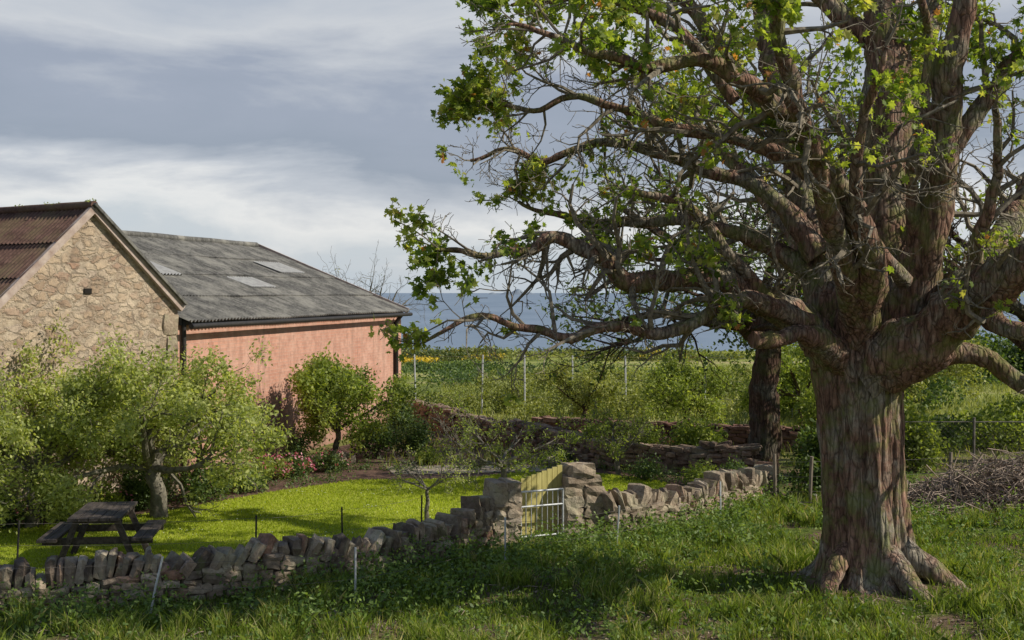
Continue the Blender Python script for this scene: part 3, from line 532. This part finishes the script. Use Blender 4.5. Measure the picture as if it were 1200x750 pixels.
# ------------------------------------------------------------------ grass and weeds
def region(n,x0,x1,y0,y1):
    x=R.uniform(x0,x1,n); y=R.uniform(y0,y1,n); k=y<walld(x)-.25; x,y=x[k],y[k]; return np.stack([x,y,gz(x,y)],1)
P=region(250000,-9,11,12.5,26); dn=fnoise(P,1.0,2)+.5*fnoise(P,2.7,3); P=P[(dn>-.05+.25*R.normal(size=len(P)))]; P=P[np.hypot(P[:,0]-4.7,P[:,1]-17)>.85]
hh=R.uniform(.03,.13,len(P))*(1+.8*fnoise(P,1.3,7)); 
build('grass',[blades(P,hh,.007,np.clip(R.normal(.5,.24,len(P))+.4*fnoise(P,.8,5),0,1),1.0)],M_grass)
P=region(1700,-9,11,13,26); f=fnoise(P,.8,21); P=P[f>.0]; C=np.repeat(P,70,0); C[:,:2]+=R.normal(size=(len(C),2))*.07; C[:,2]=gz(C[:,0],C[:,1]); k=np.hypot(C[:,0]-4.7,C[:,1]-17)>1.1; C=C[k]
build('grass_tussocks',[blades(C,R.uniform(.10,.32,len(C)),.006,np.clip(R.normal(.6,.28,len(C)),0,1),1.1)],M_grass)
def weeds(name,P,hmax,nl,ls,mat):
    N=len(P); H=hmax*R.uniform(.3,1.15,N); k=np.repeat(np.arange(N),nl); t=R.random(len(k)); a=R.random(len(k))*6.283; sp=.05+.13*(1-t)*R.random(len(k))
    Q=P[k]+np.stack([np.cos(a)*sp,np.sin(a)*sp,t*H[k]],1); pr=R.random(N)
    return build(name,[leaves(Q,R.uniform(.5,1.4,len(k))*ls*(1.1-.5*t),OVAL,up=.7,rnd=np.clip(pr[k]*.5+R.random(len(k))*.3+.2*t,0,1))],mat)
P=region(26000,-9,11,13.2,26); dw=walld(P[:,0])-P[:,1]; f=fnoise(P,.9,4)+.4*fnoise(P,2.6,8)
pr=np.where(dw<1.5,.9,.14)*(f>-.25)+.6*((P[:,0]>-2.8)&(P[:,0]<4.2)&(dw<2.9)&(f>-.35))+.35*((P[:,0]>5.8)&(f>0)&(P[:,1]>17))
k=R.random(len(P))<pr*.5; k&=np.hypot(P[:,0]-4.7,P[:,1]-17)>1.2; weeds('weeds',P[k],.50,18,.075,M_weed)
P=region(60000,-9,11,12.8,26); f=fnoise(P,1.1,12)+.3*fnoise(P,3.7,2); P=P[(f>.05)&(np.hypot(P[:,0]-4.7,P[:,1]-17)>1.0)]; P[:,2]+=R.random(len(P))*.07
build('ground_cover_plants',[leaves(P,R.uniform(.025,.08,len(P)),OVAL,up=1.3)],M_weed)
P=region(26000,-9,11,12.8,20); f=fnoise(P,1.0,2); P=P[f<.15]; P[:,2]+=.02
build('leaf_litter',[leaves(P,R.uniform(.02,.06,len(P)),OVAL,up=2)],M_stick)
def inpoly(x,y,poly):
    c=np.zeros(len(x),bool); p=np.array(poly); j=len(p)-1
    for i in range(len(p)):
        xi,yi=p[i];xj,yj=p[j]; c^=((yi>y)!=(yj>y))&(x<(xj-xi)*(y-yi)/(yj-yi+1e-12)+xi); j=i
    return c
x=R.uniform(-12,4,180000);y=R.uniform(15.8,28.6,180000); k=inpoly(x,y,lawn_poly); P=np.stack([x[k],y[k],np.full(k.sum(),.012)],1)
build('lawn_grass',[blades(P,R.uniform(.015,.045,len(P)),.009,np.clip(R.normal(.5,.2,len(P))+.35*fnoise(P,.9,5),0,1),.9)],M_lawnb)
Q=P[R.permutation(len(P))[:3200]]; Q=Q[fnoise(Q,1.3,3)>0]+np.array([0,0,.045]); build('daisies',[leaves(Q,.024,OVAL,up=4)],M_white)
x=R.uniform(-12,6,9000);y=R.uniform(20,30,9000); P=np.stack([x,y,0*x],1); k=(~inpoly(x,y,lawn_poly))&(y>walld(x)+1)&outside(P)&((x>-9.8)|(y<21.5)); P=P[k]; P=P[fnoise(P,1.5,3)>.05][:2800]; weeds('bed_plants',P,.30,14,.06,M_shrub)
# ------------------------------------------------------------------ picnic table
PT=empty('picnic_table',(-6.08,19.0,.012),.12)
ch=[]
for k in range(5): ch.append(box((-.30+k*.15,0,.735),(.135,1.5,.04),0,R.random()))
build('table_top',ch,M_wood,PT)
for nme,sx in(('bench_seat',-1),('bench_seat_2',1)):
    build(nme,[box((sx*.66+o_,0,.44),(.13,1.5,.04),0,R.random()) for o_ in(-.07,.07)],M_wood,PT)
for k,yy in enumerate((-.52,.52)):
    ch=[]
    for sx in(-1,1): ch.append(slab((sx*.27,yy,.71),(sx*.56,yy,0),.045,.09))
    ch.append(box((0,yy+.05,.385),(1.56,.045,.10))); ch.append(box((0,yy+.05,.68),(.70,.045,.08))); build('leg_frame_%d'%(k+1),ch,M_wood,PT)
# ------------------------------------------------------------------ fences
def fence(name,posts,h,r,mat,wires,wr=.003,leanamp=.04,mat2=None):
    E=empty(name); ch=[]; tops=[]
    for (x,y) in posts:
        z=float(gz(x,y)); l=R.normal(size=2)*leanamp; ch+=tube([(x,y,z-.1),(x+l[0]*.5,y+l[1]*.5,z+h*.5),(x+l[0],y+l[1],z+h)],r,6,R.random()); tops.append(((x,y,z),(x+l[0],y+l[1],z+h)))
    build('posts',ch,mat,E); ch=[]
    for w in wires:
        for a,b in zip(tops[:-1],tops[1:]):
            p=np.array(a[0])*(1-w)+np.array(a[1])*w; q=np.array(b[0])*(1-w)+np.array(b[1])*w; mid=(p+q)/2-np.array([0,0,.03]); ch+=tube([p,(p+mid)/2-np.array([0,0,.008]),mid,(q+mid)/2-np.array([0,0,.008]),q],wr,4)
    if ch: build('wires',ch,mat2 or M_wire,E)
    return E
fence('wire_fence',[(-8.2,15.2),(-4.5,15.75),(-2.03,16.5),(-.1,18.6),(1.6,19.6),(3.6,22.0)],.75,.015,M_galv,(.45,.9),.0022,.07)
fence('wire_fence',[(-9.5,17.6),(-7.0,18.0),(-3.7,18.4),(-2.55,19.2),(-1.45,20.3)],.78,.014,M_dark,(.55,.95),.002,.03)
fence('stake_fence',[(5.0,24.2),(5.6,24.0),(8.4,24.5),(10.6,25)],.95,.035,M_post,(.3,.6,.9),.0025,.06)
fence('tall_wire_fence',[(-3.2,42.5),(-1.0,42.2),(.42,42),(1.97,41.8),(3.7,41.5),(6.2,41.2),(9,41)],1.95,.035,M_galv,(.3,.6,.98),.005,.03)
CL=empty('chain_link_fence'); ch=[]
x0,x1,yy,h=8.3,14.0,28.2,1.15
for x in np.arange(x0,x1,1.9): ch+=tube([(x,yy,0),(x,yy,h+.1)],.03,8)
ch+=tube([(x0,yy,h),(x1,yy,h)],.012,6); build('posts',ch,M_wire,CL); ch=[]
for s in(-1,1):
    for x in np.arange(x0-h,x1+h,.11):
        a=np.array([x,yy+.01*s,0]); b=np.array([x+s*h,yy+.01*s,h]) 
        if a[0]>=x0-.6 and a[0]<=x1+.6: ch+=tube([a,b],.0025,3,cap=False)
build('mesh',ch,M_wire,CL)
ch=[]
for k in range(1700):
    c=np.array([R.normal(9.0,1.2),R.normal(23.8,.6),0]); hh=1.0*math.exp(-((c[0]-9.4)/1.6)**2-((c[1]-23.8)/.9)**2); c[2]=R.random()*hh+.05; d=nrm(R.normal(size=3)*np.array([1,1,.5])); l=R.uniform(.25,.9)
    P=[c-d*l/2,c+R.normal(size=3)*.06,c+d*l/2+R.normal(size=3)*.06]; P=[np.maximum(p,[-99,-99,.01]) for p in P]; ch+=tube(P,[.011,.009,.004],4,R.random(),cap=False)
build('brush_pile',ch,M_stick)
ch=[]
for k in range(220):
    x=R.uniform(-7,9);y=R.uniform(14,19.5)
    if y>walld(x)-.4: continue
    z=float(gz(x,y))+.04; a=R.random()*6.28; l=R.uniform(.1,.35); ch+=tube([(x,y,z),(x+math.cos(a)*l*.5,y+math.sin(a)*l*.5,z+.03),(x+math.cos(a+.4)*l,y+math.sin(a+.4)*l,z+.01)],.006,4,R.random())
build('fallen_twigs',ch,M_stick)
for (x,y,s) in[(-4.05,29.6,.5),(-3.85,29.9,.35),(6.35,14.9,.10),(.9,29.6,.3)]:
    build('boulder',[stones([[x,y,s*.3,s,s*.8,s*.7,R.random()*3,.1,.8]])],M_stone,None,True)
# ------------------------------------------------------------------ light, sky, camera
sd=nrm([1,-.17,0]); el=math.radians(38); az=math.atan2(sd[0],sd[1])
dirv=Vector((sd[0]*math.cos(el),sd[1]*math.cos(el),math.sin(el)))
sun=bpy.data.lights.new('sun','SUN'); sun.energy=5.0; sun.angle=math.radians(.5); sun.color=(1,.92,.80); so=bpy.data.objects.new('sun',sun); scn.collection.objects.link(so); so.rotation_euler=dirv.to_track_quat('Z','Y').to_euler()
w=bpy.data.worlds.new('World'); scn.world=w; w.use_nodes=True; t=w.node_tree; N=t.nodes; bg=N['Background']; out=N['World Output']
sky=N.new('ShaderNodeTexSky'); sky.sky_type='NISHITA'; sky.sun_disc=False; sky.sun_elevation=el; sky.sun_rotation=az; t.links.new(sky.outputs[0],bg.inputs[0]); bg.inputs[1].default_value=.09
tc=N.new('ShaderNodeTexCoord'); mp=N.new('ShaderNodeMapping'); mp.inputs['Scale'].default_value=(3.0,3.0,11); mp.inputs['Location'].default_value=(.3,.2,.55); t.links.new(tc.outputs['Generated'],mp.inputs[0])
n=N.new('ShaderNodeTexNoise'); n.inputs['Scale'].default_value=1.4; n.inputs['Detail'].default_value=9; n.inputs['Roughness'].default_value=.56; n.inputs['Distortion'].default_value=.3; t.links.new(mp.outputs[0],n.inputs['Vector'])
sp=N.new('ShaderNodeSeparateXYZ'); t.links.new(tc.outputs['Generated'],sp.inputs[0])
ad=N.new('ShaderNodeMath'); ad.operation='MULTIPLY_ADD'; t.links.new(n.outputs['Fac'],ad.inputs[0]); ad.inputs[1].default_value=.22; t.links.new(sp.outputs[2],ad.inputs[2])
sb=N.new('ShaderNodeMath'); sb.operation='SUBTRACT'; t.links.new(ad.outputs[0],sb.inputs[0]); sb.inputs[1].default_value=.11
cr=N.new('ShaderNodeValToRGB'); e=cr.color_ramp.elements
stops=[(0,(.55,.63,.71)),(.035,(.62,.67,.72)),(.062,(.86,.86,.86)),(.085,(.58,.61,.67)),(.12,(.33,.375,.46)),(.165,(.37,.41,.50)),(.215,(.66,.68,.71)),(.30,(.40,.46,.56)),(.55,(.16,.23,.38))]
while len(e)<len(stops): e.new(.5)
for q,(p,c) in zip(e,stops): q.position=p; q.color=(*c,1)
t.links.new(sb.outputs[0],cr.inputs[0])
b2=N.new('ShaderNodeBackground'); t.links.new(cr.outputs[0],b2.inputs[0]); b2.inputs[1].default_value=1.0
mx=N.new('ShaderNodeMixShader'); mx.inputs[0].default_value=.85; t.links.new(bg.outputs[0],mx.inputs[1]); t.links.new(b2.outputs[0],mx.inputs[2]); t.links.new(mx.outputs[0],out.inputs[0])
cam=bpy.data.cameras.new('camera'); cam.lens=45; cam.sensor_width=36; cam.clip_end=80000; co=bpy.data.objects.new('camera',cam); scn.collection.objects.link(co)
co.location=(0,0,CAM_H); co.rotation_euler=(math.radians(90)-math.atan(32/1500),0,0); scn.camera=co
scn.view_settings.view_transform='Standard'; scn.view_settings.look='None'; scn.view_settings.exposure=0
